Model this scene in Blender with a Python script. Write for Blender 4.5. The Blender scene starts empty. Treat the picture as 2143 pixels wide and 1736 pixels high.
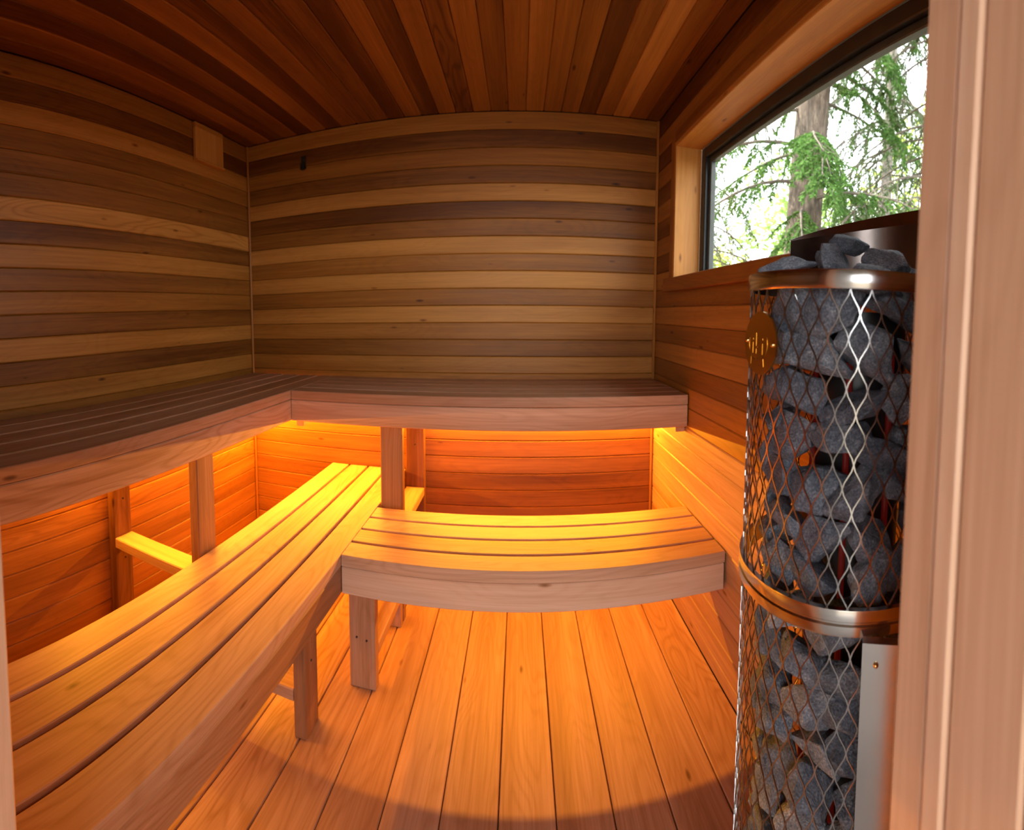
import bpy, bmesh, math, random
from mathutils import Vector, Matrix, noise as mnoise

# ------------------------------------------------------------------ camera, world, sun, exposure
scn = bpy.context.scene
C = scn.collection
EYE = 1.22                                    # camera height, metres
F = 986.4                                     # cylinder radius in pixels of the 2143 x 1736 frame
CX, CY = 1087.54, 718.53
PITCH, ROLL = 0.0611, -0.0046
cam_d = bpy.data.cameras.new('camera')
cam = bpy.data.objects.new('camera', cam_d)
C.objects.link(cam)
cam_d.type = 'PANO'                           # the photograph is a stitched cylindrical panorama
cam_d.panorama_type = 'CENTRAL_CYLINDRICAL'
cam_d.central_cylindrical_range_u_min = (0 - CX) / F
cam_d.central_cylindrical_range_u_max = (2143 - CX) / F
cam_d.central_cylindrical_range_v_min = (CY - 1736) / F
cam_d.central_cylindrical_range_v_max = CY / F
cam_d.central_cylindrical_radius = 1.0
cam_d.lens = 18
cam_d.clip_start = 0.01
cam_d.clip_end = 200
cam_d.dof.use_dof = True
cam_d.dof.focus_distance = 1.05
cam_d.dof.aperture_fstop = 5.0
_cp, _sp, _cr, _sr = math.cos(PITCH), math.sin(PITCH), math.cos(ROLL), math.sin(ROLL)
_right = Vector((_cr, -_sr * _sp, -_sr * _cp))
_up = Vector((_sr, _cr * _sp, _cr * _cp))
_fwd = Vector((0, _cp, -_sp))
M4 = Matrix((_right, _up, -_fwd)).transposed().to_4x4()
M4.translation = Vector((0, 0, EYE))
cam.matrix_world = M4
scn.camera = cam

SKY_STRENGTH = 6.5
SUN_STRENGTH = 14.0
LED_WATT = 21.0
world = bpy.data.worlds.new('sky')
scn.world = world
world.use_nodes = True
_bg = world.node_tree.nodes['Background']
_bg.inputs[0].default_value = (0.94, 0.97, 1.0, 1)
_bg.inputs[1].default_value = SKY_STRENGTH
sun_d = bpy.data.lights.new('sun', 'SUN')
sun_d.energy = SUN_STRENGTH
sun_d.angle = 0.02
sun_d.color = (1.0, 0.93, 0.80)
sun = bpy.data.objects.new('sun', sun_d)
C.objects.link(sun)
sun.location = (-3, 6, 9)
sun.rotation_euler = Vector((0.55, -0.45, -0.75)).to_track_quat('-Z', 'Y').to_euler()

vs = scn.view_settings
vs.view_transform = 'Standard'
vs.look = 'None'
vs.exposure = 0.0
vs.gamma = 1.0
vs.use_curve_mapping = False
try:
    scn.cycles.max_bounces = 7
    scn.cycles.diffuse_bounces = 5
    scn.cycles.glossy_bounces = 3
    scn.cycles.adaptive_threshold = 0.05
    scn.cycles.adaptive_min_samples = 16
    scn.cycles.sample_clamp_indirect = 6.0
    scn.cycles.use_denoising = True
except Exception:
    pass


def portal(name, loc, rot, sx, sy):
    d = bpy.data.lights.new(name, 'AREA')
    d.shape = 'RECTANGLE'
    d.size, d.size_y = sx, sy
    ok = False
    for holder, attr in ((d, 'use_portal'), (getattr(d, 'cycles', None), 'is_portal')):
        if holder is not None and hasattr(holder, attr):
            setattr(holder, attr, True)
            ok = True
    if not ok:
        bpy.data.lights.remove(d)
        return
    o = bpy.data.objects.new(name, d)
    C.objects.link(o)
    o.location = loc
    o.rotation_euler = rot


# room dimensions (metres); camera stands at the doorway looking along +Y
D, L, R, H = 2.211, 1.411, 0.653, 2.148       # back wall y, left wall -x, right wall x, ceiling z
BW = 0.0804                                   # face width of one tongue-and-groove board
YF = 0.207                                    # inner face of the front wall
DOOR_L, DOOR_R = -0.432, 0.2275
WY0, WY1, WZ0, WZ1 = 0.40, 1.90, 1.385, 1.93  # window opening
portal('window_portal', (0.83, (WY0 + WY1) / 2, (WZ0 + WZ1) / 2), (0, math.radians(90), 0), WZ1 - WZ0, WY1 - WY0)
portal('door_portal', ((DOOR_L + DOOR_R) / 2, 0.085, 1.01), (math.radians(90), 0, 0), DOOR_R - DOOR_L, 2.02)

# ------------------------------------------------------------------ materials


def new_mat(name):
    m = bpy.data.materials.new(name)
    m.use_nodes = True
    nt = m.node_tree
    for n in list(nt.nodes):
        nt.nodes.remove(n)
    out = nt.nodes.new('ShaderNodeOutputMaterial')
    b = nt.nodes.new('ShaderNodeBsdfPrincipled')
    nt.links.new(b.outputs[0], out.inputs[0])
    return m, nt, b, out


def N(nt, t, **kw):
    n = nt.nodes.new(t)
    for k, v in kw.items():
        setattr(n, k, v)
    return n


def math_n(nt, op, a, b=None, c=None):
    n = N(nt, 'ShaderNodeMath', operation=op)
    for i, v in enumerate((a, b, c)):
        if v is None:
            continue
        if isinstance(v, (int, float)):
            n.inputs[i].default_value = v
        else:
            nt.links.new(v, n.inputs[i])
    return n.outputs[0]


def ramp(nt, fac, stops):
    r = N(nt, 'ShaderNodeValToRGB')
    els = r.color_ramp.elements
    while len(els) < len(stops):
        els.new(0.5)
    for e, (p, c) in zip(els, stops):
        e.position = p
        e.color = (*c, 1)
    nt.links.new(fac, r.inputs[0])
    return r.outputs[0]


def make_wood(name, stops):
    """Cedar: local X runs along the grain; object colour holds (tone, redness, ring strength)."""
    m, nt, b, out = new_mat(name)
    tc = N(nt, 'ShaderNodeTexCoord')
    oi = N(nt, 'ShaderNodeObjectInfo')
    sep = N(nt, 'ShaderNodeSeparateColor')
    nt.links.new(oi.outputs['Color'], sep.inputs[0])
    off = N(nt, 'ShaderNodeVectorMath', operation='ADD')
    rnd = math_n(nt, 'MULTIPLY', oi.outputs['Random'], 53.0)
    cmb = N(nt, 'ShaderNodeCombineXYZ')
    for i in range(3):
        nt.links.new(rnd, cmb.inputs[i])
    nt.links.new(tc.outputs['Object'], off.inputs[0])
    nt.links.new(cmb.outputs[0], off.inputs[1])

    def noise(scale, detail=2.0, rough=0.5, dist=0.0):
        mp = N(nt, 'ShaderNodeMapping')
        mp.inputs['Scale'].default_value = scale
        nt.links.new(off.outputs[0], mp.inputs[0])
        n = N(nt, 'ShaderNodeTexNoise')
        n.inputs['Scale'].default_value = 1.0
        n.inputs['Detail'].default_value = detail
        n.inputs['Roughness'].default_value = rough
        n.inputs['Distortion'].default_value = dist
        nt.links.new(mp.outputs[0], n.inputs[0])
        return n.outputs[0]
    broad = noise((0.7, 16, 16), 1.0)
    long_ = noise((0.9, 2.2, 2.2), 1.0)
    fine = noise((5, 210, 210), 1.5, 0.6)
    grain = noise((1.3, 70, 70), 2.0, 0.55)
    body = noise((1.6, 9.0, 9.0), 1.5, 0.4, 0.2)
    rings = math_n(nt, 'SINE', math_n(nt, 'MULTIPLY', body, 95.0))
    rings = math_n(nt, 'POWER', math_n(nt, 'MULTIPLY', math_n(nt, 'ADD', rings, 1.0), 0.5), 3.0)
    t = sep.outputs[0]
    t = math_n(nt, 'MULTIPLY_ADD', math_n(nt, 'SUBTRACT', broad, 0.5), 0.26, t)
    t = math_n(nt, 'MULTIPLY_ADD', math_n(nt, 'SUBTRACT', long_, 0.5), 0.22, t)
    t = math_n(nt, 'MULTIPLY_ADD', math_n(nt, 'SUBTRACT', grain, 0.5), 0.20, t)
    t = math_n(nt, 'MULTIPLY_ADD', math_n(nt, 'SUBTRACT', fine, 0.5), 0.16, t)
    t = math_n(nt, 'SUBTRACT', t, math_n(nt, 'MULTIPLY', math_n(nt, 'MULTIPLY', rings, sep.outputs[2]), 0.10))
    # a few small knots
    mp = N(nt, 'ShaderNodeMapping')
    mp.inputs['Scale'].default_value = (3.5, 11.0, 11.0)
    nt.links.new(off.outputs[0], mp.inputs[0])
    vo = N(nt, 'ShaderNodeTexVoronoi')
    vo.inputs['Scale'].default_value = 1.0
    nt.links.new(mp.outputs[0], vo.inputs[0])
    knot = math_n(nt, 'MULTIPLY', math_n(nt, 'MAXIMUM', math_n(nt, 'SUBTRACT', 0.085, vo.outputs['Distance']), 0.0), 5.0)
    t = math_n(nt, 'SUBTRACT', t, knot)
    col = ramp(nt, t, stops)
    mix = N(nt, 'ShaderNodeMix', data_type='RGBA', blend_type='MULTIPLY')
    mix.inputs['A'].default_value = (1, 1, 1, 1)
    nt.links.new(sep.outputs[1], mix.inputs['Factor'])
    nt.links.new(col, mix.inputs['A'])
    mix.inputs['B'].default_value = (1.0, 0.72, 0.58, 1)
    nt.links.new(mix.outputs['Result'], b.inputs['Base Color'])
    rgh = math_n(nt, 'MULTIPLY_ADD', grain, 0.22, 0.36)
    nt.links.new(rgh, b.inputs['Roughness'])
    b.inputs['Specular IOR Level'].default_value = 0.35
    bp = N(nt, 'ShaderNodeBump')
    bp.inputs['Strength'].default_value = 0.10
    bp.inputs['Distance'].default_value = 0.002
    nt.links.new(fine, bp.inputs['Height'])
    nt.links.new(bp.outputs[0], b.inputs['Normal'])
    return m


def make_metal(name, col, rough, aniso=0.0):
    m, nt, b, out = new_mat(name)
    b.inputs['Base Color'].default_value = (*col, 1)
    b.inputs['Metallic'].default_value = 1.0
    tc = N(nt, 'ShaderNodeTexCoord')
    n = N(nt, 'ShaderNodeTexNoise')
    n.inputs['Scale'].default_value = 60
    nt.links.new(tc.outputs['Object'], n.inputs[0])
    nt.links.new(math_n(nt, 'MULTIPLY_ADD', n.outputs[0], 0.10, rough), b.inputs['Roughness'])
    return m


def make_stone():
    m, nt, b, out = new_mat('peridotite')
    tc = N(nt, 'ShaderNodeTexCoord')
    oi = N(nt, 'ShaderNodeObjectInfo')
    add = N(nt, 'ShaderNodeVectorMath', operation='ADD')
    nt.links.new(tc.outputs['Object'], add.inputs[0])
    nt.links.new(oi.outputs['Random'], add.inputs[1])
    n1 = N(nt, 'ShaderNodeTexNoise')
    n1.inputs['Scale'].default_value = 2.4
    n1.inputs['Detail'].default_value = 6
    n1.inputs['Roughness'].default_value = 0.65
    n2 = N(nt, 'ShaderNodeTexNoise')
    n2.inputs['Scale'].default_value = 17
    n2.inputs['Detail'].default_value = 3
    for n in (n1, n2):
        nt.links.new(add.outputs[0], n.inputs[0])
    t = math_n(nt, 'MULTIPLY_ADD', n2.outputs[0], 0.55, math_n(nt, 'MULTIPLY', n1.outputs[0], 0.55))
    t = math_n(nt, 'MULTIPLY_ADD', math_n(nt, 'SUBTRACT', oi.outputs['Random'], 0.5), 0.16, t)
    col = ramp(nt, t, [(0.34, (0.034, 0.042, 0.058)), (0.52, (0.105, 0.122, 0.155)), (0.66, (0.22, 0.24, 0.28)), (0.80, (0.50, 0.51, 0.54))])
    nt.links.new(col, b.inputs['Base Color'])
    b.inputs['Roughness'].default_value = 0.72
    bp = N(nt, 'ShaderNodeBump')
    bp.inputs['Strength'].default_value = 0.75
    bp.inputs['Distance'].default_value = 0.006
    nt.links.new(t, bp.inputs['Height'])
    nt.links.new(bp.outputs[0], b.inputs['Normal'])
    return m


def make_plain(name, col, rough=0.6, var=0.3, scale=20, metallic=0.0, emit=None):
    m, nt, b, out = new_mat(name)
    tc = N(nt, 'ShaderNodeTexCoord')
    n = N(nt, 'ShaderNodeTexNoise')
    n.inputs['Scale'].default_value = scale
    n.inputs['Detail'].default_value = 4
    nt.links.new(tc.outputs['Object'], n.inputs[0])
    c0 = tuple(v * (1 - var) for v in col)
    c1 = tuple(min(1, v * (1 + var)) for v in col)
    nt.links.new(ramp(nt, n.outputs[0], [(0.3, c0), (0.7, c1)]), b.inputs['Base Color'])
    b.inputs['Roughness'].default_value = rough
    b.inputs['Metallic'].default_value = metallic
    if emit:
        b.inputs['Emission Color'].default_value = (*emit[0], 1)
        b.inputs['Emission Strength'].default_value = emit[1]
    return m


def make_leaf(name, c0, c1):
    m, nt, b, out = new_mat(name)
    nt.nodes.remove(b)
    gm = N(nt, 'ShaderNodeNewGeometry')
    col = ramp(nt, gm.outputs['Random Per Island'], [(0.0, c0), (1.0, c1)])
    df = N(nt, 'ShaderNodeBsdfDiffuse')
    tr = N(nt, 'ShaderNodeBsdfTranslucent')
    nt.links.new(col, df.inputs[0])
    nt.links.new(col, tr.inputs[0])
    mx = N(nt, 'ShaderNodeMixShader')
    mx.inputs[0].default_value = 0.5
    nt.links.new(df.outputs[0], mx.inputs[1])
    nt.links.new(tr.outputs[0], mx.inputs[2])
    nt.links.new(mx.outputs[0], out.inputs[0])
    return m


def make_bark():
    m, nt, b, out = new_mat('bark')
    tc = N(nt, 'ShaderNodeTexCoord')
    mp = N(nt, 'ShaderNodeMapping')
    mp.inputs['Scale'].default_value = (22, 22, 6)
    nt.links.new(tc.outputs['Object'], mp.inputs[0])
    n = N(nt, 'ShaderNodeTexNoise')
    n.inputs['Scale'].default_value = 1.0
    n.inputs['Detail'].default_value = 6
    n.inputs['Roughness'].default_value = 0.7
    nt.links.new(mp.outputs[0], n.inputs[0])
    nt.links.new(ramp(nt, n.outputs[0], [(0.30, (0.035, 0.028, 0.022)), (0.52, (0.14, 0.10, 0.075)), (0.72, (0.30, 0.23, 0.17))]), b.inputs['Base Color'])
    b.inputs['Roughness'].default_value = 0.9
    bp = N(nt, 'ShaderNodeBump')
    bp.inputs['Strength'].default_value = 0.9
    bp.inputs['Distance'].default_value = 0.03
    nt.links.new(n.outputs[0], bp.inputs['Height'])
    nt.links.new(bp.outputs[0], b.inputs['Normal'])
    return m


def make_glass():
    m, nt, b, out = new_mat('window_glass')
    nt.nodes.remove(b)
    tr = N(nt, 'ShaderNodeBsdfTransparent')
    tr.inputs[0].default_value = (0.96, 0.98, 0.97, 1)
    gl = N(nt, 'ShaderNodeBsdfGlossy')
    gl.inputs['Roughness'].default_value = 0.0
    lw = N(nt, 'ShaderNodeLayerWeight')
    lw.inputs[0].default_value = 0.5
    mx = N(nt, 'ShaderNodeMixShader')
    nt.links.new(math_n(nt, 'MULTIPLY_ADD', math_n(nt, 'POWER', lw.outputs['Facing'], 5.0), 0.6, 0.03), mx.inputs[0])
    nt.links.new(tr.outputs[0], mx.inputs[1])
    nt.links.new(gl.outputs[0], mx.inputs[2])
    nt.links.new(mx.outputs[0], out.inputs[0])
    return m


WOOD = make_wood('western_red_cedar', [(0.0, (0.045, 0.011, 0.0015)), (0.28, (0.14, 0.041, 0.004)), (0.52, (0.37, 0.138, 0.019)),
                                       (0.78, (0.66, 0.295, 0.060)), (1.0, (0.80, 0.46, 0.14))])
LUMBER = make_wood('clear_cedar_lumber', [(0.0, (0.05, 0.014, 0.004)), (0.28, (0.15, 0.055, 0.018)), (0.52, (0.36, 0.165, 0.075)),
                                          (0.78, (0.62, 0.360, 0.225)), (1.0, (0.78, 0.53, 0.37))])
STEEL = make_metal('brushed_steel', (0.60, 0.58, 0.56), 0.12)
MESHM = make_metal('stainless_mesh', (0.40, 0.39, 0.385), 0.14)
DARKSTEEL = make_metal('dark_steel', (0.20, 0.165, 0.15), 0.20)
BRASS = make_metal('brass', (0.62, 0.36, 0.09), 0.20)
BRIGHTBRASS = make_metal('bright_brass', (0.95, 0.75, 0.35), 0.15)
STONE = make_stone()
BLACKFRAME = make_plain('black_aluminium', (0.020, 0.021, 0.020), 0.35, 0.15)
SASH = make_plain('dark_green_sash', (0.055, 0.060, 0.050), 0.40, 0.15)
IRON = make_plain('dark_iron', (0.05, 0.045, 0.035), 0.5, 0.3, 60, 0.6)
SCREW = make_plain('screw_steel', (0.045, 0.030, 0.022), 0.5, 0.2, 60, 0.3)
HOT = make_plain('hot_element', (0.16, 0.006, 0.004), 0.5, 0.2, 30, 0.0, ((1.0, 0.03, 0.01), 0.025))
LEDM = make_plain('amber_diffuser', (0.9, 0.6, 0.3), 0.4, 0.05, 20, 0.0, ((1.0, 0.42, 0.06), 6.0))
SLAB = make_plain('wall_backing', (0.10, 0.06, 0.035), 0.9, 0.2)
GRASS = make_plain('forest_floor', (0.16, 0.13, 0.09), 0.9, 0.4, 6)
BARK = make_bark()
BARK2 = make_plain('grey_bark', (0.22, 0.19, 0.16), 0.9, 0.4, 25)
TWIG = make_plain('twig', (0.12, 0.095, 0.075), 0.9, 0.3, 40)
NEEDLE = make_leaf('fir_needles', (0.055, 0.125, 0.030), (0.13, 0.24, 0.065))
NEEDLE2 = make_leaf('dark_needles', (0.06, 0.10, 0.045), (0.15, 0.22, 0.09))
LEAFY = make_leaf('yellow_green_leaves', (0.34, 0.48, 0.08), (0.62, 0.70, 0.20))
LEAFG = make_leaf('green_leaves', (0.20, 0.34, 0.08), (0.42, 0.55, 0.18))
GLASS = make_glass()

# ------------------------------------------------------------------ helpers
_mesh_cache = {}


def link(name, mesh, parent=None, loc=(0, 0, 0)):
    o = bpy.data.objects.new(name, mesh)
    C.objects.link(o)
    if parent is not None:
        o.parent = parent
        o.location = Vector(loc) - world_loc(parent)
    else:
        o.location = loc
    return o


_wl = {}


def world_loc(o):
    v = Vector(o.location)
    p = o.parent
    while p is not None:
        v = v + Vector(p.location)
        p = p.parent
    return v


def tag(o, label=None, cat=None, group=None, kind=None):
    for k, v in (('label', label), ('category', cat), ('group', group), ('kind', kind)):
        if v:
            o[k] = v
    return o


def empty(name, loc, label=None, cat=None, group=None, kind=None):
    o = bpy.data.objects.new(name, None)
    C.objects.link(o)
    o.empty_display_size = 0.1
    o.location = loc
    return tag(o, label, cat, group, kind)


def plank_mesh(l, w, t, ch, mat):
    key = (round(l, 4), round(w, 4), round(t, 4), round(ch, 4), mat.name)
    if key in _mesh_cache:
        return _mesh_cache[key]
    x, y, z = l / 2, w / 2, t / 2
    e = min(ch * 0.5, x * 0.5)
    prof = [(-y + ch, -z), (y - ch, -z), (y, -z + ch), (y, z - ch), (y - ch, z), (-y + ch, z), (-y, z - ch), (-y, -z + ch)]
    v, f = [], []
    for sx, sc in ((-x, 1 - e / y if y > e else 1), (-x + e, 1), (x - e, 1), (x, 1 - e / y if y > e else 1)):
        k = (1 if abs(sx) < x - 1e-9 else 0)
        for (a, b) in prof:
            if k:
                v.append((sx, a, b))
            else:
                v.append((sx, a - math.copysign(min(e, abs(a)), a), b - math.copysign(min(e, abs(b)), b)))
    for r in range(3):
        for i in range(8):
            j = (i + 1) % 8
            f.append((r * 8 + i, r * 8 + j, (r + 1) * 8 + j, (r + 1) * 8 + i))
    f.append(tuple(range(7, -1, -1)))
    f.append(tuple(range(24, 32)))
    m = bpy.data.meshes.new('plank')
    m.from_pydata(v, [], f)
    bm = bmesh.new()
    bm.from_mesh(m)
    bmesh.ops.recalc_face_normals(bm, faces=bm.faces)
    bm.to_mesh(m)
    bm.free()
    m.materials.append(mat)
    _mesh_cache[key] = m
    return m


ROT = {'x': (0, 0, 0), 'y': (0, 0, math.pi / 2), 'z': (0, -math.pi / 2, 0)}


def plank(name, parent, lo, hi, grain, tone=0.6, red=0.0, rings=0.3, ch=0.003, mat=None):
    lo, hi = Vector(lo), Vector(hi)
    d = hi - lo
    dims = {'x': (d.x, d.y, d.z), 'y': (d.y, d.x, d.z), 'z': (d.z, d.y, d.x)}[grain]
    ch = min(ch, dims[1] * 0.4, dims[2] * 0.4)
    m = plank_mesh(*dims, ch, mat or WOOD)
    o = link(name, m, parent, (lo + hi) / 2)
    o.rotation_euler = ROT[grain]
    o.color = (tone, red, rings, 1)
    return o


def add_box(bm, lo, hi):
    vs_ = [bm.verts.new((x, y, z)) for x in (lo[0], hi[0]) for y in (lo[1], hi[1]) for z in (lo[2], hi[2])]
    for q in ((0, 1, 3, 2), (4, 6, 7, 5), (0, 4, 5, 1), (2, 3, 7, 6), (0, 2, 6, 4), (1, 5, 7, 3)):
        bm.faces.new([vs_[i] for i in q])


def bm_obj(name, bm, mat, parent=None, loc=(0, 0, 0), smooth=False):
    m = bpy.data.meshes.new(name)
    bmesh.ops.recalc_face_normals(bm, faces=bm.faces)
    bm.to_mesh(m)
    bm.free()
    m.materials.append(mat)
    if smooth:
        for p in m.polygons:
            p.use_smooth = True
    return link(name, m, parent, loc)


def boxes_obj(name, boxes, mat, parent=None, loc=(0, 0, 0)):
    bm = bmesh.new()
    for lo, hi in boxes:
        add_box(bm, [lo[i] - loc[i] for i in range(3)], [hi[i] - loc[i] for i in range(3)])
    return bm_obj(name, bm, mat, parent, loc)


rng = random.Random(7)


def vary(t, a=0.04):
    return t + rng.uniform(-a, a)


# ------------------------------------------------------------------ the room
TB = 0.018
edges = [H - BW * k for k in range(27)] + [0.0]       # tops of the wall boards downwards

wall_back = boxes_obj('wall_back', [((-L - 0.15, D + TB + 0.001, -0.05), (R + 0.15, D + 0.12, H + 0.1))], SLAB)
tag(wall_back, kind='structure')
tones_back = [.56, .34, .54, .40, .62, .36, .42, .66, .50, .68, .46, .66, .54, .38, .60, .52, .60, .50, .52, .48, .48, .46, .46, .50, .48, .50, .46]
for k in range(27):
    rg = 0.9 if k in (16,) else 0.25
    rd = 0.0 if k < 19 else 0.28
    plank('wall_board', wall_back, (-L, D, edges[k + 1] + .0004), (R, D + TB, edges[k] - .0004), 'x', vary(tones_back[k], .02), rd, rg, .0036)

wall_left = boxes_obj('wall_left', [((-L - 0.12, YF, -0.05), (-L - TB - 0.001, D + TB, H + 0.1))], SLAB)
tag(wall_left, kind='structure')
tones_left = [.46, .26, .62, .46, .42, .38, .74, .38, .62, .42, .52, .40, .60, .36, .60, .44, .50, .56, .56, .52, .54, .50, .46, .50, .50, .50, .50]
for k in range(27):
    rg = {6: 1.0, 16: .5, 20: .8}.get(k, 0.25)
    plank('wall_board', wall_left, (-L - TB, YF, edges[k + 1] + .0004), (-L, D - .0006, edges[k] - .0004), 'y', vary(tones_left[k], .02), 0.0 if k < 17 else .1, rg, .0036)

wall_right = boxes_obj('wall_right', [
    ((R + TB + 0.001, YF, -0.05), (R + 0.14, D + TB, WZ0 - 0.02)),
    ((R + TB + 0.001, YF, WZ1 + 0.02), (R + 0.14, D + TB, H + 0.1)),
    ((R + TB + 0.001, YF, WZ0 - 0.02), (R + 0.14, WY0 - 0.02, WZ1 + 0.02)),
    ((R + TB + 0.001, WY1 + 0.02, WZ0 - 0.02), (R + 0.14, D + TB, WZ1 + 0.02))], SLAB)
tag(wall_right, kind='structure')
tones_right = [.28, .54, .36, .58, .34, .56, .36, .56, .34, .56, .40, .62, .42, .60, .46, .50, .48, .60, .62, .58, .60, .58, .60, .56, .58, .56, .56]
for k in range(27):
    lo_z, hi_z = edges[k + 1] + .0004, edges[k] - .0004
    rd = .22 if 10 <= k <= 16 else .05
    t = vary(tones_right[k], .02)
    if 2 <= k <= 9:
        plank('wall_board', wall_right, (R, WY1 + 0.021, lo_z), (R + TB, D - .0006, hi_z), 'y', t, rd, .25, .0036)
        plank('wall_board', wall_right, (R, YF, lo_z), (R + TB, WY0 - 0.021, hi_z), 'y', t, rd, .25, .0036)
    else:
        plank('wall_board', wall_right, (R, YF, lo_z), (R + TB, D - .0006, hi_z), 'y', t, rd, .25, .0036, LUMBER if k > 16 else WOOD)

ceiling = boxes_obj('ceiling', [((-L - 0.15, 0.11, H + TB + 0.001), (R + 0.16, D + 0.14, H + 0.12))], SLAB)
tag(ceiling, kind='structure')
ceil_t = {-17: .42, -16: .30, -15: .44, -14: .26, -13: .46, -12: .24, -11: .40, -10: .30, -9: .44, -8: .28, -7: .50, -6: .27, -5: .47, -4: .36,
          -3: .52, -2: .34, -1: .48}
ceil_seq = [.36, .50, .30, .48, .28, .50, .30, .46, .34, .40, .28, .48, .28, .48, .36, .52, .36, .50, .60, .50, .47, .32, .46, .70, .50, .42, .52, .42]
x0 = 0.024
k0 = -18
for i in range(28):
    a, b_ = x0 + (k0 + i) * BW, x0 + (k0 + i + 1) * BW
    a, b_ = max(a, -L), min(b_, R)
    if b_ - a < 0.012:
        continue
    rg = 1.0 if i == 14 else 0.2
    plank('ceiling_board', ceiling, (a + .0004, YF, H), (b_ - .0004, D - .0006, H + TB), 'y', vary(ceil_seq[i], .02), 0.10, rg, .0036)

floor = boxes_obj('floor', [((-L - 0.12, 0.10, -0.10), (R + 0.14, D + 0.02, -0.040))], SLAB)
tag(floor, kind='structure')
fp = 0.1407
k = -10
while True:
    a, b_ = -0.0467 + k * fp, -0.0467 + (k + 1) * fp
    k += 1
    if b_ < -L:
        continue
    if a > R - 0.01:
        break
    plank('floor_plank', floor, (max(a + .0014, -L + .001), 0.11, -0.038), (min(b_ - .0014, R - .001), D - .001, 0), 'y', vary(.60, .04), 0.10, rng.uniform(.35, .9), .0022, LUMBER)

wall_front = boxes_obj('wall_front', [
    ((-L - 0.12, 0.11, -0.05), (DOOR_L - 0.030, YF - .0005, H + 0.1)),
    ((DOOR_R + 0.030, 0.11, -0.05), (R + 0.14, YF - .0005, H + 0.1)),
    ((DOOR_L - 0.030, 0.11, 2.03), (DOOR_R + 0.030, YF - .0005, H + 0.1))], WOOD)
wall_front.color = (.45, .1, 0, 1)
tag(wall_front, kind='structure')

# door frame
door = empty('door_1', ((DOOR_L + DOOR_R) / 2, 0.16, 0), kind='structure')
for sgn, xw in ((1, DOOR_R), (-1, DOOR_L)):
    def jb(nm, off, th, y0, y1, tone):
        xs = sorted((xw + sgn * off, xw + sgn * (off + th)))
        plank(nm, door, (xs[0], y0, -0.03), (xs[1], y1, 2.0), 'z', tone, 0.0, .3, .002, LUMBER)
    jb('inner_casing', 0.002, 0.027, 0.1815, 0.2095, .76)
    jb('door_stop', 0.0, 0.029, 0.1645, 0.1810, .84)
    jb('jamb', 0.003, 0.026, 0.1120, 0.1640, .76)
    jb('outer_casing', 0.006, 0.06, 0.094, 0.1095, .84)
plank('head_jamb', door, (DOOR_L, 0.112, 2.0), (DOOR_R, 0.2095, 2.028), 'x', .66, 0, .3, .003, LUMBER)

block_leaf = plank('light_block_leaf', door, (DOOR_R + .035, -0.57, 0.0), (DOOR_R + .075, 0.0935, 1.99), 'z', .6, 0, .3, .003, LUMBER)  # open leaf added out of view to keep daylight off the left side
plank('block_leaf_handle', block_leaf, (DOOR_R + .012, -0.53, .92), (DOOR_R + .0345, -0.50, 1.16), 'z', .5, 0, .2, .004, LUMBER)  # handle of the added leaf

# corner trims
for n_, (lo, hi) in enumerate((((-L + .0006, D - 0.0135, 0.001), (-L + 0.0135, D - .0006, H - .001)), ((R - 0.0135, D - 0.0135, 0.001), (R - .0006, D - .0006, H - .001)))):
    t_ = plank('trim_%d' % (n_ + 1), None, lo, hi, 'z', .56, .25, .1, .004)
    tag(t_, kind='structure')

# window
win = empty('window_1', (R, (WY0 + WY1) / 2, WZ0), kind='structure')
XI, XO = R - 0.017, 0.752
plank('jamb', win, (XI, WY1, WZ0), (XO, WY1 + 0.018, WZ1 + 0.018), 'z', .70, 0, .25, .002)
plank('jamb', win, (XI, WY0 - 0.018, WZ0), (XO, WY0, WZ1 + 0.018), 'z', .70, 0, .25, .002)
plank('head_jamb', win, (XI, WY0, WZ1), (XO, WY1, WZ1 + 0.018), 'y', .72, .1, .25, .002)
plank('casing', win, (XI + .001, WY1 + 0.0185, WZ0), (R - .0005, WY1 + 0.066, WZ1 + 0.064), 'z', .50, .3, .2, .002)
plank('casing', win, (XI + .001, WY0 - 0.066, WZ0), (R - .0005, WY0 - 0.0185, WZ1 + 0.064), 'z', .50, .3, .2, .002)
plank('casing', win, (XI + .001, WY0 - 0.018, WZ1 + 0.0185), (R - .0005, WY1 + 0.018, WZ1 + 0.064), 'y', .44, .3, .2, .002)
plank('sill', win, (R - 0.030, WY0 - 0.08, WZ0 - 0.056), (R - .0005, WY1 + 0.10, WZ0), 'y', .42, .45, .4, .003)
plank('sill', win, (R + .0005, WY0, WZ0 - 0.018), (XO, WY1, WZ0), 'y', .50, .3, .3, .002)
fw = 0.042
for nm, mt, xa, xb, w0, w1 in (('frame', BLACKFRAME, 0.7525, 0.800, 0.0, fw), ('sash', SASH, 0.768, 0.792, fw, fw + 0.022)):
    plank(nm, win, (xa, WY0 + w0, WZ0 + w0 * .2), (xb, WY0 + w1, WZ1 - w0), 'z', 0, ch=.003, mat=mt)
    plank(nm, win, (xa, WY1 - w1, WZ0 + w0 * .2), (xb, WY1 - w0, WZ1 - w0), 'z', 0, ch=.003, mat=mt)
    plank(nm, win, (xa, WY0 + w1, WZ1 - w1), (xb, WY1 - w1, WZ1 - w0), 'y', 0, ch=.003, mat=mt)
    plank(nm, win, (xa, WY0 + w1, WZ0 + w0 * .2), (xb, WY1 - w1, WZ0 + w1 * .35), 'y', 0, ch=.003, mat=mt)
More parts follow.
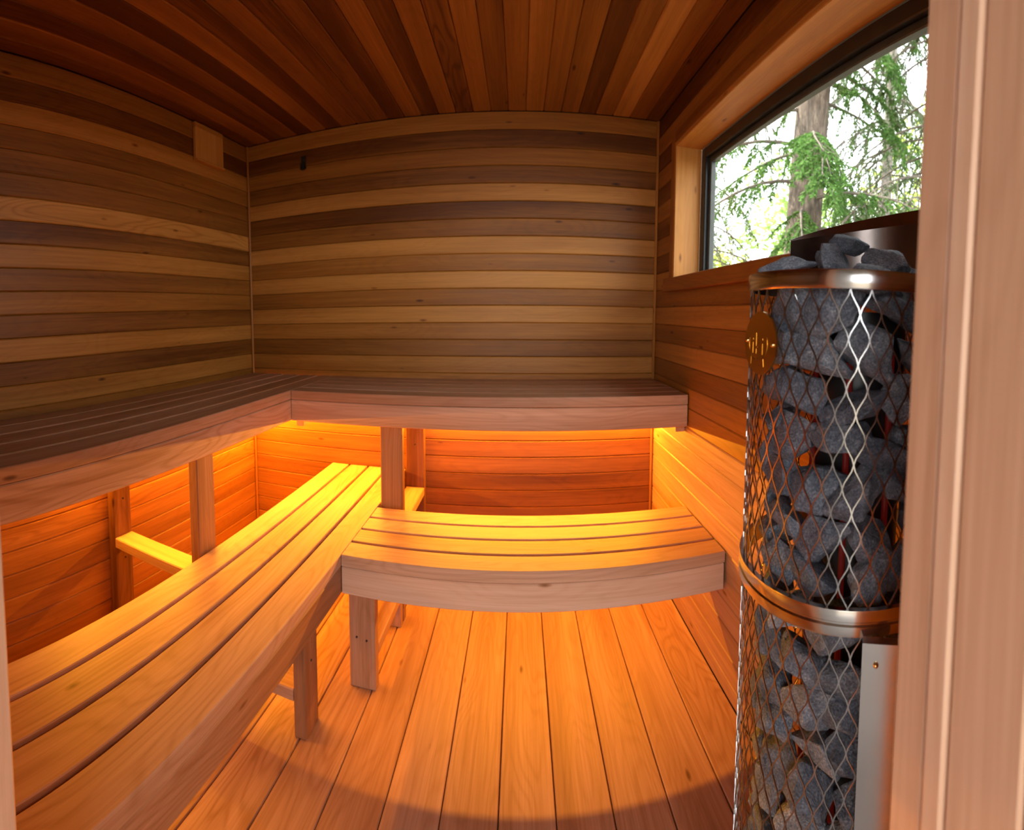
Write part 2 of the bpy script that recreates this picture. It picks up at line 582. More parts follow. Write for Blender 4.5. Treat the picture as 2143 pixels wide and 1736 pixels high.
boxes_obj('pane', [((0.778, WY0 + fw + .018, WZ0 + .012), (0.782, WY1 - fw - .018, WZ1 - fw - .018))], GLASS, win)

# ------------------------------------------------------------------ benches
ZU, ZL = 0.917, 0.469
YUF, XUF = 1.715, -0.913
YLF, XLF = 1.338, -0.548
ST = 0.038                                             # slat thickness
YN = 0.212                                             # near end of the left benches
LED_COL = (1.0, 0.40, 0.020)


def led(bench, name, a, b, normal, watt):
    """A light strip: channel with an amber diffuser, plus the lamp that gives its light."""
    a, b = Vector(a), Vector(b)
    mid = (a + b) / 2
    ln = (b - a).length
    nrm = Vector(normal).normalized()
    lo = [min(a[i], b[i]) - 0.005 for i in range(3)]
    hi = [max(a[i], b[i]) + 0.005 for i in range(3)]
    plank('light_strip', bench, lo, hi, 'x' if abs(b.x - a.x) > abs(b.y - a.y) else 'y', ch=.002, mat=LEDM)
    d = bpy.data.lights.new('amber_strip', 'AREA')
    d.shape = 'RECTANGLE'
    d.size, d.size_y = ln, 0.008
    d.energy = watt * ln
    d.color = LED_COL
    o = bpy.data.objects.new('amber_strip', d)
    C.objects.link(o)
    zax = -nrm
    xax = (b - a).normalized()
    yax = zax.cross(xax)
    m = Matrix((xax, yax, zax)).transposed().to_4x4()
    m.translation = mid + nrm * 0.0065
    o.matrix_world = m


def screws(parent, pts, ax, r=0.004):
    for p in pts:
        bm = bmesh.new()
        bmesh.ops.create_cone(bm, cap_ends=True, segments=10, radius1=r, radius2=r * 0.8, depth=0.003)
        o = bm_obj('screw', bm, SCREW, parent, p)
        o.rotation_euler = {'y': (math.pi / 2, 0, 0), 'x': (0, math.pi / 2, 0)}[ax]


SW, SG = 0.0876, 0.0115
# upper, along the left wall
ub = empty('upper_bench', ((XUF - L) / 2, 1.25, 0), 'long upper slatted cedar bench running along the left wall', 'bench', 'sauna benches')
for i in range(5):
    xb = XUF - i * (SW + SG)
    plank('seat_slat', ub, (xb - SW, YN, ZU - ST), (xb, D - 0.016, ZU), 'y', vary(.60, .05), 0.0, .35, .002, mat=LUMBER)
plank('front_apron', ub, (XUF - ST, YN, ZU - .127), (XUF - .0004, YUF + ST, ZU - ST - .0016), 'y', .66, .05, .8, .003, mat=LUMBER)
py0, py1 = 1.140, 1.229
plank('front_post', ub, (XUF - 2 * ST, py0, 0.001), (XUF - ST - .0006, py1, ZU - ST - .001), 'z', .50, 0, .3, mat=LUMBER)
plank('wall_post', ub, (-L + .0008, py0, 0.001), (-L + ST, py1, ZU - .09), 'z', .34, .3, .3, mat=LUMBER)
plank('cross_rail', ub, (-L + ST + .0006, py0, .354), (XUF - 2 * ST - .0006, py1, .392), 'x', .68, 0, .3, mat=LUMBER)
plank('wall_cleat', ub, (-L + .0008, YN, ZU - ST - .045), (-L + .030, D - .016, ZU - ST - .001), 'y', .55, 0, .2, mat=LUMBER)
screws(ub, [(-L + ST + .001, 1.19, .535), (-L + ST + .001, 1.19, .30)], 'x')
led(ub, 'l', (-L + .013, 0.85, .748), (-L + .013, D - .05, .748), (0.75, 0, -0.65), LED_WATT)

# upper, along the back wall
uk = empty('upper_bench', ((XUF + R) / 2, (YUF + D) / 2, 0), 'upper slatted cedar bench across the back wall', 'bench', 'sauna benches')
for i in range(5):
    ya = YUF + i * (SW + SG)
    plank('seat_slat', uk, (XUF + .0015, ya, ZU - ST), (R - .006, ya + SW, ZU), 'x', vary(.60, .05), 0.0, .35, .002, mat=LUMBER)
plank('front_apron', uk, (XUF + .0015, YUF + .0004, ZU - .127), (R - .006, YUF + ST, ZU - ST - .0016), 'x', .66, .05, .5, .003, mat=LUMBER)
px0, px1 = -0.541, -0.452
plank('front_post', uk, (px0, YUF + ST + .0006, 0.001), (px1, YUF + 2 * ST, ZU - ST - .001), 'z', .46, 0, .5, mat=LUMBER)
plank('wall_post', uk, (px0, D - ST, 0.001), (px1, D - .0008, ZU - .09), 'z', .34, .3, .3, mat=LUMBER)
plank('cross_rail', uk, (px0, YUF + 2 * ST + .0006, .354), (px1, D - ST - .0006, .392), 'y', .68, 0, .3, mat=LUMBER)
plank('end_cleat', uk, (0.612, YUF + ST + .001, .762), (0.651, D - .02, ZU - ST - .001), 'y', .62, 0, .2, mat=LUMBER)
plank('end_cleat', uk, (-0.910, YUF + ST + .001, .760), (-0.876, D - .02, ZU - ST - .001), 'y', .62, 0, .2, mat=LUMBER)
screws(uk, [(-.497, D - ST - .001, .60)], 'y')
led(uk, 'b', (-L + .06, D - .013, .748), (R - .02, D - .013, .748), (0, -0.75, -0.65), LED_WATT)

# lower, along the left wall
lb = empty('lower_bench', (XLF - .19, 1.25, 0), 'long lower slatted cedar bench in front of the left wall, nearest the doorway', 'bench', 'sauna benches')
for i in range(4):
    xb = XLF - i * (.0876 + .0117)
    plank('seat_slat', lb, (xb - .0876, YN, ZL - ST), (xb, D - 0.016, ZL), 'y', vary(.70, .04), 0.0, .6, .002, mat=LUMBER)
plank('front_apron', lb, (XLF - ST, YN, ZL - .127), (XLF - .0004, YLF + ST, ZL - ST - .0016), 'y', .56, .1, .6, .003, mat=LUMBER)
plank('leg', lb, (-.626, 1.147, 0.001), (-.588, 1.234, ZL - ST - .001), 'z', .50, .2, .3, mat=LUMBER)
plank('leg', lb, (-.936, 1.147, 0.001), (-.898, 1.234, ZL - ST - .001), 'z', .50, .2, .3, mat=LUMBER)
plank('cross_rail', lb, (-.897, 1.147, .105), (-.627, 1.234, .143), 'x', .62, 0, .3, mat=LUMBER)
screws(lb, [(-.587, 1.19, .215)], 'x')

# lower, across the back
lk = empty('lower_bench', ((XLF + R) / 2, YLF + .19, 0), 'short lower slatted cedar bench in front of the back wall, between left bench and stove', 'bench', 'sauna benches')
for i in range(4):
    ya = YLF + i * (.0876 + .0117)
    plank('seat_slat', lk, (XLF + .0015, ya, ZL - ST), (R - .006, ya + .0876, ZL), 'x', vary(.70, .04), 0.0, .5, .002, mat=LUMBER)
plank('front_apron', lk, (XLF + .0015, YLF + .0004, ZL - .127), (R - .008, YLF + ST, ZL - ST - .0016), 'x', .80, .0, .3, .003, mat=LUMBER)
plank('leg', lk, (-.544, 1.389, 0.001), (-.455, 1.427, ZL - ST - .001), 'z', .62, .0, .3, mat=LUMBER)
plank('leg', lk, (-.544, 1.713, 0.001), (-.455, 1.7505, ZL - ST - .001), 'z', .58, .1, .3, mat=LUMBER)
plank('cross_rail', lk, (-.544, 1.4276, .100), (-.455, 1.7124, .140), 'y', .68, 0, .3, mat=LUMBER)
plank('end_cleat', lk, (.612, YLF + ST + .001, .318), (.651, 1.72, ZL - ST - .001), 'y', .62, 0, .2, mat=LUMBER)
screws(lk, [(-.518, 1.388, .172), (-.484, 1.388, .166)], 'y')

# ------------------------------------------------------------------ small wall fittings
vent = empty('vent_cover', (-L, 1.855, 1.965), 'pale cedar vent cover board high on the left wall near the corner', 'vent')
plank('panel', vent, (-L + .001, 1.745, 1.972), (-L + .020, 1.962, 2.116), 'z', .80, 0, .2, .003)
plank('top_rail', vent, (-L + .001, 1.745, 2.1165), (-L + .020, 1.962, 2.140), 'y', .72, 0, .2, .003)
plank('lower_lip', vent, (-L + .001, 1.745, 1.962), (-L + .028, 1.962, 1.9715), 'y', .78, 0, .2, .002)
hook = empty('wall_hook', (-1.068, D, 1.97), 'small dark metal bracket screwed high on the back wall', 'hook')
boxes_obj('back_plate', [((-1.082, D - .003, 1.972), (-1.056, D - .0005, 2.036))], IRON, hook)
boxes_obj('prong', [((-1.079, D - .022, 1.968), (-1.059, D - .0035, 1.974)), ((-1.079, D - .022, 1.974), (-1.059, D - .019, 1.995))], IRON, hook)
screws(hook, [(-1.069, D - .0045, 2.018)], 'y', .005)

# ------------------------------------------------------------------ heater
SC = Vector((0.4563, 0.5176, 0))
SR = 0.16
heater = empty('sauna_heater', SC, 'tall round electric sauna heater with diamond wire mesh cage by the window', 'heater')


def ring_profile(name, prof, mat, seg=72, a0=0.0, a1=2 * math.pi, parent=heater):
    """Revolve a closed (radius, z) profile about the heater's axis."""
    bm = bmesh.new()
    full = a1 - a0 > 2 * math.pi - 1e-6
    n = seg
    rows = []
    for i in range(n if full else n + 1):
        a = a0 + (a1 - a0) * i / n
        rows.append([bm.verts.new((r * math.cos(a), r * math.sin(a), z)) for r, z in prof])
    cnt = len(rows)
    for i in range(cnt if full else cnt - 1):
        p, q = rows[i], rows[(i + 1) % cnt]
        for j in range(len(prof)):
            k_ = (j + 1) % len(prof)
            bm.faces.new((p[j], q[j], q[k_], p[k_]))
    if not full:
        bm.faces.new(rows[0])
        bm.faces.new(rows[-1][::-1])
    o = bm_obj(name, bm, mat, parent, SC)
    for p in o.data.polygons:
        p.use_smooth = True
    try:
        o.data.set_sharp_from_angle(angle=math.radians(35))
    except Exception:
        pass
    return o


ring_profile('top_rim', [(.158, 1.258), (.1635, 1.258), (.1645, 1.260), (.1645, 1.278), (.1635, 1.280), (.158, 1.280)], STEEL)
ring_profile('middle_ring', [(.158, .860), (.1650, .860), (.1655, .862), (.1655, .872), (.1635, .874), (.1635, .876), (.1655, .878), (.1655, .889), (.1650, .891), (.158, .891)], STEEL)
ring_profile('base_ring', [(.02, .004), (.162, .004), (.162, .035), (.158, .035), (.158, .012), (.02, .012)], STEEL)

NC = 42
HD = 0.0570                                            # diamond height


def lattice(name, z0, z1, phase):
    bm = bmesh.new()
    hw, th = 0.00080, 0.0008

    def pt(i, j):
        a = 2 * math.pi * (i + 0.5 * (j % 2)) / NC + phase
        return a, z1 - j * HD / 2

    def strand(a0, za, a1, zb):
        # S-shaped flat strand between two nodes
        prev = None
        nseg = 4
        for s in range(nseg + 1):
            u = s / nseg
            w = u - 0.085 * math.sin(2 * math.pi * u)
            a = a0 + (a1 - a0) * w
            z = za + (zb - za) * u
            if z < z0:
                z = z0
            da = hw / SR * 1.05
            cur = []
            for rr in (SR - th, SR + th):
                for sd in (-1, 1):
                    aa = a + sd * da
                    cur.append(bm.verts.new((rr * math.cos(aa), rr * math.sin(aa), z)))
            if prev:
                for x_, y_ in ((0, 1), (1, 3), (3, 2), (2, 0)):
                    bm.faces.new((prev[x_], prev[y_], cur[y_], cur[x_]))
            prev = cur
            if z <= z0:
                break
    j = 0
    while z1 - j * HD / 2 > z0 + 0.002:
        for i in range(NC):
            a, z = pt(i, j)
            step = math.pi / NC
            strand(a, z, a - step, z - HD / 2)
            strand(a, z, a + step, z - HD / 2)
        j += 1
    o = bm_obj(name, bm, MESHM, heater, SC)
    return o


lattice('mesh_cage', .891, 1.258, 0.02)
lattice('mesh_cage', .030, .860, 0.055)

# heating elements behind the stones
bm = bmesh.new()
for i in range(3):
    a = math.radians(172 + i * 47)
    for zc_ in (0.45, 1.0):
        mt = Matrix.Translation((.0715 * math.cos(a), .0715 * math.sin(a), 0.63 if zc_ < .6 else .63))
    bmesh.ops.create_cone(bm, cap_ends=True, segments=10, radius1=.0045, radius2=.0045, depth=1.1, matrix=mt)
bm_obj('heating_elements', bm, HOT, heater, SC)
ring_profile('gap_dark_filler', [(.040, .02), (.066, .02), (.066, 1.235), (.040, 1.235)], BLACKFRAME, 32)  # added dark core, makes the gaps between the stones read black

# steel post with cover at the right of the cage
ang = math.radians(45.6)
pd = Vector((math.sin(ang), math.cos(ang), 0))
pt_ = Vector((math.cos(ang), -math.sin(ang), 0))
pm = Matrix((pt_, -pd, Vector((0, 0, 1)))).transposed().to_4x4()


def oriented_box(name, size, centre, mat, parent):
    bm = bmesh.new()
    add_box(bm, [-s / 2 for s in size], [s / 2 for s in size])
    bmesh.ops.transform(bm, matrix=pm.to_3x3().to_4x4(), verts=bm.verts)
    return bm_obj(name, bm, mat, parent, centre)


post_c = pd * 0.520
oriented_box('cover_strip', (.040, .012, .850), (post_c.x, post_c.y, .437), STEEL, heater)
sc_ = pd * 0.5135 + pt_ * (-.004)
bm = bmesh.new()
bmesh.ops.create_uvsphere(bm, u_segments=12, v_segments=8, radius=.0032)
bm_obj('screw', bm, BRIGHTBRASS, heater, (sc_.x, sc_.y, .838), True)

# curved splash shield behind the stones, flaring at its top edge
bm = bmesh.new()
a_left = math.radians(97)
a_right = math.radians(-80)
sg = 48
rows = []
for i in range(sg + 1):
    u = i / sg
    a = a_left + (a_right - a_left) * u
    zb = 1.352 + .050 * math.sin(math.pi * min(1, u * .85 + .02))
    lip = 0.002 + 0.026 * math.sin(math.pi * u)
    pr = []
    for r_, z_ in ((.1655, 1.262), (.1655, zb), (.1655 + lip * .62, zb + lip), (.1667 + lip * .62, zb + lip), (.1668, zb), (.1668, 1.262)):
        pr.append(bm.verts.new((r_ * math.cos(a), r_ * math.sin(a), z_)))
    rows.append(pr)
for i in range(sg):
    for j in range(6):
        k_ = (j + 1) % 6
        bm.faces.new((rows[i][j], rows[i + 1][j], rows[i + 1][k_], rows[i][k_]))
bm.faces.new(rows[0])
bm.faces.new(rows[-1][::-1])
sh = bm_obj('splash_shield', bm, DARKSTEEL, heater, SC)
for p in sh.data.polygons:
    p.use_smooth = True
sh.data.set_sharp_from_angle(angle=math.radians(25))

# round brass badge, facing the left wall
BZ = 1.190
bx_ = SC.x - SR - .004
by_ = 0.520
bm = bmesh.new()
bmesh.ops.create_cone(bm, cap_ends=True, segments=48, radius1=.040, radius2=.040, depth=.003, matrix=Matrix.Rotation(math.pi / 2, 4, 'Y'))
badge = bm_obj('badge', bm, BRASS, heater, (bx_, by_, BZ))
badge['label'] = 'round brass badge with embossed letters and tub outline'


def bpt(x, y):
    return ((x - 620) / 320 * .040, (830 - y) / 650 * .040)


bm = bmesh.new()


def bar(p, q, w=.0011, t=.0004):
    (u0, v0), (u1, v1) = bpt(*p), bpt(*q)
    d = Vector((u1 - u0, v1 - v0))
    if d.length < 1e-6:
        return
    d.normalize()
    n_ = Vector((-d.y, d.x)) * w / 2
    cs = []
    for xx in (-.0015, -.0015 - t):
        for (uu, vv) in ((u0 + n_.x, v0 + n_.y), (u1 + n_.x, v1 + n_.y), (u1 - n_.x, v1 - n_.y), (u0 - n_.x, v0 - n_.y)):
            cs.append(bm.verts.new((xx, -uu, vv)))
    for q_ in ((0, 1, 2, 3), (7, 6, 5, 4), (0, 4, 5, 1), (1, 5, 6, 2), (2, 6, 7, 3), (3, 7, 4, 0)):
        bm.faces.new([cs[i] for i in q_])


bar((472, 820), (472, 1048), .0026)
bar((474, 735), (474, 765), .003)
bar((540, 620), (540, 1055), .0026)
bar((548, 930), (612, 840), .0022)
bar((560, 925), (612, 1055), .0022)
bar((668, 835), (668, 1060), .0026)
bar((668, 735), (668, 765), .003)
bm_obj('lettering', bm, BRASS, badge, (bx_, by_, BZ))
bm = bmesh.new()
for q0 in range(200, 342, 8):
    pass
pts = [(585 + 188 * math.cos(math.radians(a)), 850 - 360 * math.sin(math.radians(a))) for a in range(160, 390, 8)]
for p, q in zip(pts, pts[1:]):
    bar(p, q, .0010)
for p, q in (((447, 1085), (440, 1285)), ((440, 1285), (705, 1300)), ((705, 1300), (692, 1130))):
    bar(p, q, .0010)
bm_obj('emblem', bm, BRASS, badge, (bx_, by_, BZ))
for (x, y) in ((365, 795), (885, 835)):
    u, v = bpt(x, y)
    bm = bmesh.new()
    bmesh.ops.create_uvsphere(bm, u_segments=12, v_segments=8, radius=.0030)
    bm_obj('screw', bm, BRIGHTBRASS, badge, (bx_ - .0015, by_ - u, BZ + v), True)

# stones: convex broken rocks
stone_meshes = []
srng = random.Random(21)
for i in range(14):
    bm = bmesh.new()
    ax = (1.0, srng.uniform(.68, .92), srng.uniform(.62, .85))
    for j in range(srng.randint(13, 18)):
        v = Vector((srng.gauss(0, 1), srng.gauss(0, 1), srng.gauss(0, 1))).normalized()
        v *= srng.uniform(.82, 1.06)
        bm.verts.new((v.x * ax[0], v.y * ax[1], v.z * ax[2]))
    res = bmesh.ops.convex_hull(bm, input=bm.verts)
    bmesh.ops.delete(bm, geom=[g for g in set(res['geom_interior'] + res['geom_unused']) if isinstance(g, bmesh.types.BMVert) and g.is_valid], context='VERTS')
    bmesh.ops.dissolve_limit(bm, angle_limit=math.radians(12), verts=bm.verts, edges=bm.edges)
    bmesh.ops.bevel(bm, geom=list(bm.edges), offset=.05, segments=1, affect='EDGES', profile=.5, clamp_overlap=True)
    bmesh.ops.triangulate(bm, faces=bm.faces)
    long_e = [e for e in bm.edges if e.calc_length() > .30]
    bmesh.ops.subdivide_edges(bm, edges=long_e, cuts=2, use_grid_fill=True)
    bmesh.ops.triangulate(bm, faces=bm.faces)
    bm.normal_update()
    sh_ = Vector((i * 7.3, i * 3.1, 0))
    for v in bm.verts:
        v.co += v.normal * (.085 * mnoise.noise(v.co * 2.3 + sh_) + .045 * mnoise.noise(v.co * 6.0 + sh_))
    m = bpy.data.meshes.new('stone')
    bmesh.ops.recalc_face_normals(bm, faces=bm.faces)
    bm.to_mesh(m)
    bm.free()
    for p in m.polygons:
        p.use_smooth = True
    m.set_sharp_from_angle(angle=math.radians(28))
    m.materials.append(STONE)
    stone_meshes.append(m)


def stone(loc, size, label, group, rot=None, mi=None):
    o = bpy.data.objects.new('sauna_stone', stone_meshes[srng.randrange(14) if mi is None else mi])
    C.objects.link(o)
    o.location = loc
    o.scale = size
    o.rotation_euler = rot or (srng.uniform(0, 6.28), srng.uniform(-.5, .5), srng.uniform(0, 6.28))
    tag(o, label, 'stone', group)
    return o


ORD = ['first', 'second', 'third', 'fourth', 'fifth', 'sixth', 'seventh', 'eighth', 'ninth', 'tenth', 'eleventh', 'twelfth', 'thirteenth', 'fourteenth', 'fifteenth', 'sixteenth', 'seventeenth']


def cage_stone(r, a, z, s, label):
    # an elongated rock turned to lie along the cage wall
    o = stone((SC.x + r * math.cos(a), SC.y + r * math.sin(a), z), (s * srng.uniform(.98, 1.22), s * srng.uniform(.72, .86), s * srng.uniform(.95, 1.15)),
              label, 'stones packed inside the heater cage')
    o.rotation_euler = (srng.uniform(-.6, .6), srng.uniform(-.8, .8), a + math.pi / 2)
    return o


ROWH = .0562
TO_EYE = math.atan2(-SC.y, -SC.x)                       # direction of the doorway seen from the heater
ranges = [('below the top rim', 1.238, .900, 0), ('below the middle ring', .838, .045, 1)]
for where, ztop, zbot, sec in ranges:
    nrow = int((ztop - zbot) / ROWH) + 1
    for row in range(nrow):
        z = ztop - row * ROWH
        n_ = srng.choice((6, 7))
        stepa = math.radians(205) / n_
        a0 = srng.uniform(-.5, .5) * stepa
        front = []
        for i in range(n_):
            a = TO_EYE + (i - (n_ - 1) / 2 + srng.uniform(-.13, .13)) * stepa + a0
            off = (a - TO_EYE + math.pi) % (2 * math.pi) - math.pi
            s = srng.uniform(.042, .051)
            front.append((off, a, s))
        front.sort()
        for pos, f_ in enumerate(front):                # smaller angle = further left as seen from the doorway
            lab = 'stone behind the heater mesh, %s row %s, %s from the left' % (ORD[row], where, ORD[pos])
            cage_stone(SR - .005 - f_[2] * .90, f_[1], z + srng.uniform(-.008, .008), f_[2], lab)
# the heap on top
top = [((-.106, -.040, 1.293), (.044, .034, .022), (.1, -.28, .3), 'flat slanting stone at the left of the heap on the heater'),
       ((-.058, .000, 1.306), (.017, .019, .032), (.3, .2, .2), 'small upright stone behind the heap on the heater'),
       ((-.034, -.050, 1.300), (.040, .042, .038), (.2, .1, 1.0), 'large rounded stone in the middle of the heap on the heater'),
       ((-.020, -.030, 1.328), (.034, .034, .020), (.1, .2, .2), 'topmost stone of the heap on the heater'),
       ((.026, -.045, 1.303), (.046, .040, .030), (.4, .25, -.3), 'long dark stone at the right of the heap on the heater'),
       ((-.085, -.085, 1.270), (.052, .034, .022), (.1, .1, -.4), 'low bluish stone just above the front of the steel rim'),
       ((.020, -.105, 1.273), (.056, .034, .026), (.6, .1, .3), 'low dark stone at the right front of the steel rim'),
       ((.080, .010, 1.282), (.055, .050, .038), (.3, .4, .1), 'shaded stone at the back of the heap under the shield'),
       ((-.020, .060, 1.280), (.055, .045, .034), (.3, .4, .9), 'half hidden stone at the back of the heap behind the topmost stone'),
       ((.090, -.075, 1.272), (.040, .034, .028), (.2, .1, .6), 'low stone beside the right doorpost edge on the steel rim')]
rx, ry = Vector((math.cos(math.radians(41.4)), -math.sin(math.radians(41.4)), 0)), Vector((math.sin(math.radians(41.4)), math.cos(math.radians(41.4)), 0))
for i, (p, s, r_, lb_) in enumerate(top):
    q = SC + rx * p[0] + ry * p[1]
    stone((q.x, q.y, p[2]), s, lb_, 'stones heaped on the heater', (r_[0], r_[1], r_[2] - math.radians(41.4)), i)

# ------------------------------------------------------------------ outside
LIGHT_SHAPER = make_plain('light_shaper_grey', (0.24, 0.22, 0.20), 0.85, 0.25, 8)  # plain grey for the added slabs, keeps bounced daylight neutral
sky_blocker = boxes_obj('sky_blocker_roof', [((-2.2, -1.9, 2.32), (1.6, 0.10, 2.44))], LIGHT_SHAPER)  # unseen roof added to hold back light from the high sky
tag(sky_blocker, kind='structure')
side_blocker = boxes_obj('wall_light_blocker', [((-1.40, -0.95, -0.40), (-1.30, 0.109, 2.319))], LIGHT_SHAPER)  # unseen wall added to cut the side daylight on the right jamb
tag(side_blocker, kind='structure')
bounce_slab = boxes_obj('floor_light_bounce', [((-1.6, -1.7, -0.12), (1.5, 0.093, -0.05))], LIGHT_SHAPER)  # unseen slab added to bounce sky light in through the doorway
tag(bounce_slab, kind='structure')
ground = boxes_obj('ground', [((-30, -20, -0.6), (40, 45, -0.42))], GRASS)
tag(ground, kind='structure')
trng = random.Random(5)


def tube(bm, pts, radii, seg=6):
    prev = None
    for i, p in enumerate(pts):
        d = (pts[min(i + 1, len(pts) - 1)] - pts[max(i - 1, 0)]).normalized()
        s = d.orthogonal().normalized()
        t = d.cross(s)
        cur = [bm.verts.new(p + (s * math.cos(2 * math.pi * k_ / seg) + t * math.sin(2 * math.pi * k_ / seg)) * radii[i]) for k_ in range(seg)]
        if prev:
            # align rings to avoid twisting
            best = min(range(seg), key=lambda sh_: (cur[sh_].co - prev[0].co).length)
            cur = cur[best:] + cur[:best]
            for k_ in range(seg):
                j_ = (k_ + 1) % seg
                bm.faces.new((prev[k_], prev[j_], cur[j_], cur[k_]))
        prev = cur


def leaf(V, Fc, p, d, ln, w):
    s = d.cross(Vector((trng.uniform(-1, 1), trng.uniform(-1, 1), trng.uniform(-1, 1))))
    if s.length < 1e-4:
        return
    s = s.normalized() * w / 2
    n0 = len(V)
    V.extend([p - s * .4, p + d * ln * .5 - s, p + d * ln, p + d * ln * .5 + s])
    Fc.append((n0, n0 + 1, n0 + 2, n0 + 3))


def needle_spray(V, Fc, bmt, p0, d, ln, size, dens, droop=0.6, twig=.004):
    """A side twig with flat sprays of needles."""
    n = 6
    pts = []
    p = p0.copy()
    dd = d.copy()
    for i in range(n + 1):
        pts.append(p.copy())
        dd = (dd + Vector((trng.uniform(-.12, .12), trng.uniform(-.12, .12), -droop / n))).normalized()
        p = p + dd * ln / n
    tube(bmt, pts, [twig * (1 - .7 * i / n) for i in range(n + 1)], 4)
    for i in range(n):
        a, b = pts[i], pts[i + 1]
        for k_ in range(dens):
            q = a.lerp(b, trng.random())
            dr = ((b - a).normalized() * .8 + Vector((trng.uniform(-1, 1), trng.uniform(-1, 1), trng.uniform(-.6, .4)))).normalized()
            leaf(V, Fc, q, dr, size * trng.uniform(.6, 1.2), size * .28)


def conifer(name, base, height, r0, branches, label, bark, needle, lean=(0, 0), size=.05, dens=6, twig=.004):
    t = empty(name, base, label, 'tree', 'trees outside the window')
    B = Vector(base)
    bm = bmesh.new()
    n = 14
    pts = [Vector((lean[0] * i / n, lean[1] * i / n, height * i / n)) for i in range(n + 1)]
    tube(bm, pts, [r0 * (1 - .45 * i / n) for i in range(n + 1)], 20)
    bm_obj('trunk', bm, bark, t, B, True)
    bmb = bmesh.new()
    V, Fc = [], []
    for (h, az, ln, drp, foliage) in branches:
        f_ = h / height
        p = Vector((lean[0] * f_, lean[1] * f_, h))
        d = Vector((math.cos(az), math.sin(az), trng.uniform(-.1, .25)))
        ns = 10
        bp_ = []
        for i in range(ns + 1):
            bp_.append(p.copy())
            d = (d + Vector((trng.uniform(-.10, .10), trng.uniform(-.10, .10), -drp / ns))).normalized()
            p = p + d * ln / ns
        tube(bmb, bp_, [.022 * (1 - .8 * i / ns) * (r0 / .2) ** .5 for i in range(ns + 1)], 5)
        for i in range(2, ns + 1):
            for sd in (-1, 1):
                if trng.random() < .12:
                    continue
                fd = (bp_[i] - bp_[i - 1]).normalized()
                sdv = fd.cross(Vector((0, 0, 1)))
                dr = (fd * .6 + sdv * sd * trng.uniform(.4, 1.0) + Vector((0, 0, trng.uniform(-.5, .0)))).normalized()
                needle_spray(V, Fc, bmb, bp_[i], dr, ln * trng.uniform(.16, .34), size, dens if trng.random() < foliage else 1, trng.uniform(.3, 1.1), twig)
    bm_obj('branches', bmb, TWIG, t, B)
    me = bpy.data.meshes.new('foliage')
    me.from_pydata(V, [], Fc)
    me.materials.append(needle)
    fo = link('foliage', me, t, B)
    fo['kind'] = 'stuff'
    return t


def az_to(dx, dy):
    return math.atan2(dy, dx)


# the big fir whose trunk stands in the middle of the window
br = []
for i in range(34):
    h = 2.0 + i * .15 + trng.uniform(-.1, .1)
    az = trng.uniform(0, 2 * math.pi)
    br.append((h, az, trng.uniform(1.1, 2.1), trng.uniform(.5, 1.3), .8))
for h, az_d, ln, drp in ((3.3, -115, 1.5, 1.0), (2.9, -130, 1.3, .9), (3.0, -80, 1.7, .7), (2.7, -60, 1.8, .6), (2.5, -95, 1.2, .5), (3.7, -120, 1.5, 1.2), (3.6, 160, 2.0, 1.2), (3.2, 170, 1.8, 1.3)):
    br.append((h, math.radians(az_d), ln, drp, 1.0))
conifer('fir_tree', (2.98, 4.62, -0.42), 9.0, .235, br, 'tall fir with thick brown trunk filling the middle of the window', BARK, NEEDLE, (.25, -.30), .065, 13)
# slimmer conifers with bare hanging twigs on both sides
for base, n_b, h0, r0, fol, lab in (
        ((5.5, 5.75, -0.42), 70, 2.8, .11, .45, 'slim grey conifer standing right of the thick trunk'),
        ((2.9, 7.4, -0.42), 60, 2.2, .10, .45, 'slim conifer with drooping sprays left of the thick trunk'),
        ((4.3, 3.75, -0.42), 60, 2.6, .10, .35, 'conifer behind the doorpost, bare twigs hanging at the window right')):
    br = []
    for i in range(n_b):
        br.append((h0 + i * 5.5 / n_b, trng.uniform(0, 2 * math.pi), trng.uniform(1.1, 2.2), trng.uniform(1.0, 2.4), fol))
    conifer('fir_tree', base, 10.0, r0, br, lab, BARK2, NEEDLE2, (.1, .1), .055, 8, .0065)


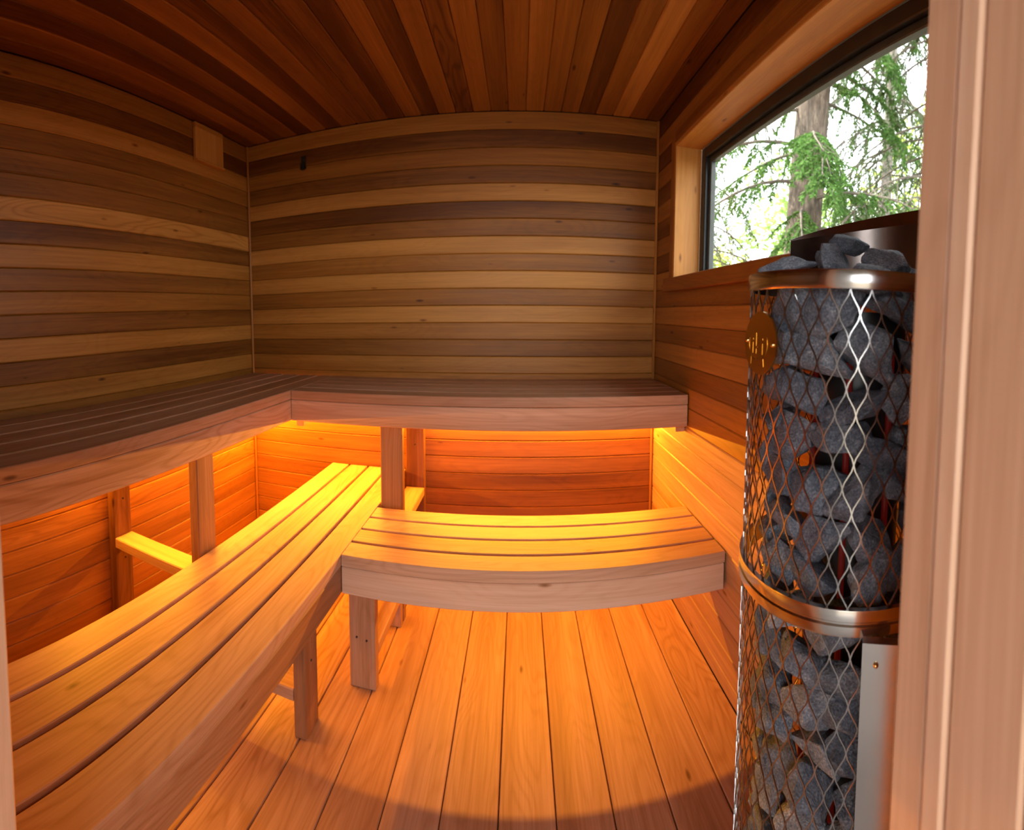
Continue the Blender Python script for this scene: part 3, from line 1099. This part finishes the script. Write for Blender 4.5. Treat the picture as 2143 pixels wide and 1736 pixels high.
def leafy(name, base, rx_, ry_, rz_, zc_, n, size, label, mat, cat='shrub', stems=5):
    t = empty(name, base, label, cat, 'leafy growth outside the window')
    B = Vector(base)
    bm = bmesh.new()
    V, Fc = [], []
    for i in range(stems):
        a = trng.uniform(0, 6.28)
        tip = Vector((rx_ * .6 * math.cos(a), ry_ * .6 * math.sin(a), zc_ + trng.uniform(-.2, .6) * rz_))
        p0 = Vector((.1 * math.cos(a), .1 * math.sin(a), 0))
        mid_ = p0.lerp(tip, .5) + Vector((0, 0, .15 * rz_))
        tube(bm, [p0, mid_, tip], [.05, .03, .008], 6)
    bm_obj('stems', bm, BARK2, t, B, True)
    clumps = []
    for i in range(int(n / 60)):
        v = Vector((trng.gauss(0, 1), trng.gauss(0, 1), trng.gauss(0, 1))).normalized() * trng.uniform(.35, 1.0)
        clumps.append(Vector((v.x * rx_, v.y * ry_, zc_ + v.z * rz_)))
    for i in range(n):
        c_ = clumps[i % len(clumps)]
        q = c_ + Vector((trng.gauss(0, .12 * rx_), trng.gauss(0, .12 * ry_), trng.gauss(0, .10 * rz_)))
        d = Vector((trng.uniform(-1, 1), trng.uniform(-1, 1), trng.uniform(-1, .5))).normalized()
        leaf(V, Fc, q, d, size * trng.uniform(.6, 1.3), size * .6)
    me = bpy.data.meshes.new('foliage')
    me.from_pydata([tuple(v) for v in V], [], Fc)
    me.materials.append(mat)
    fo = link('foliage', me, t, B)
    fo['kind'] = 'stuff'


leafy('leafy_shrub', (5.0, 11.0, -.42), 1.3, 1.6, 1.5, 2.3, 2600, .12, 'yellow green leafy shrub low in the left of the window', LEAFY)
leafy('leafy_tree', (8.3, 12.5, -.42), 2.3, 2.3, 2.4, 4.3, 2600, .20, 'pale green leafy tree far behind the thick trunk', LEAFG, 'tree', 7)
leafy('leafy_tree', (9.8, 8.6, -.42), 2.0, 2.0, 2.8, 5.6, 2800, .18, 'bright yellow green tree at the right of the window', LEAFY, 'tree', 7)
leafy('leafy_shrub', (7.6, 9.6, -.42), 1.3, 1.3, 1.1, 2.3, 2200, .10, 'mid green leafy shrub just right of the thick trunk', LEAFG)
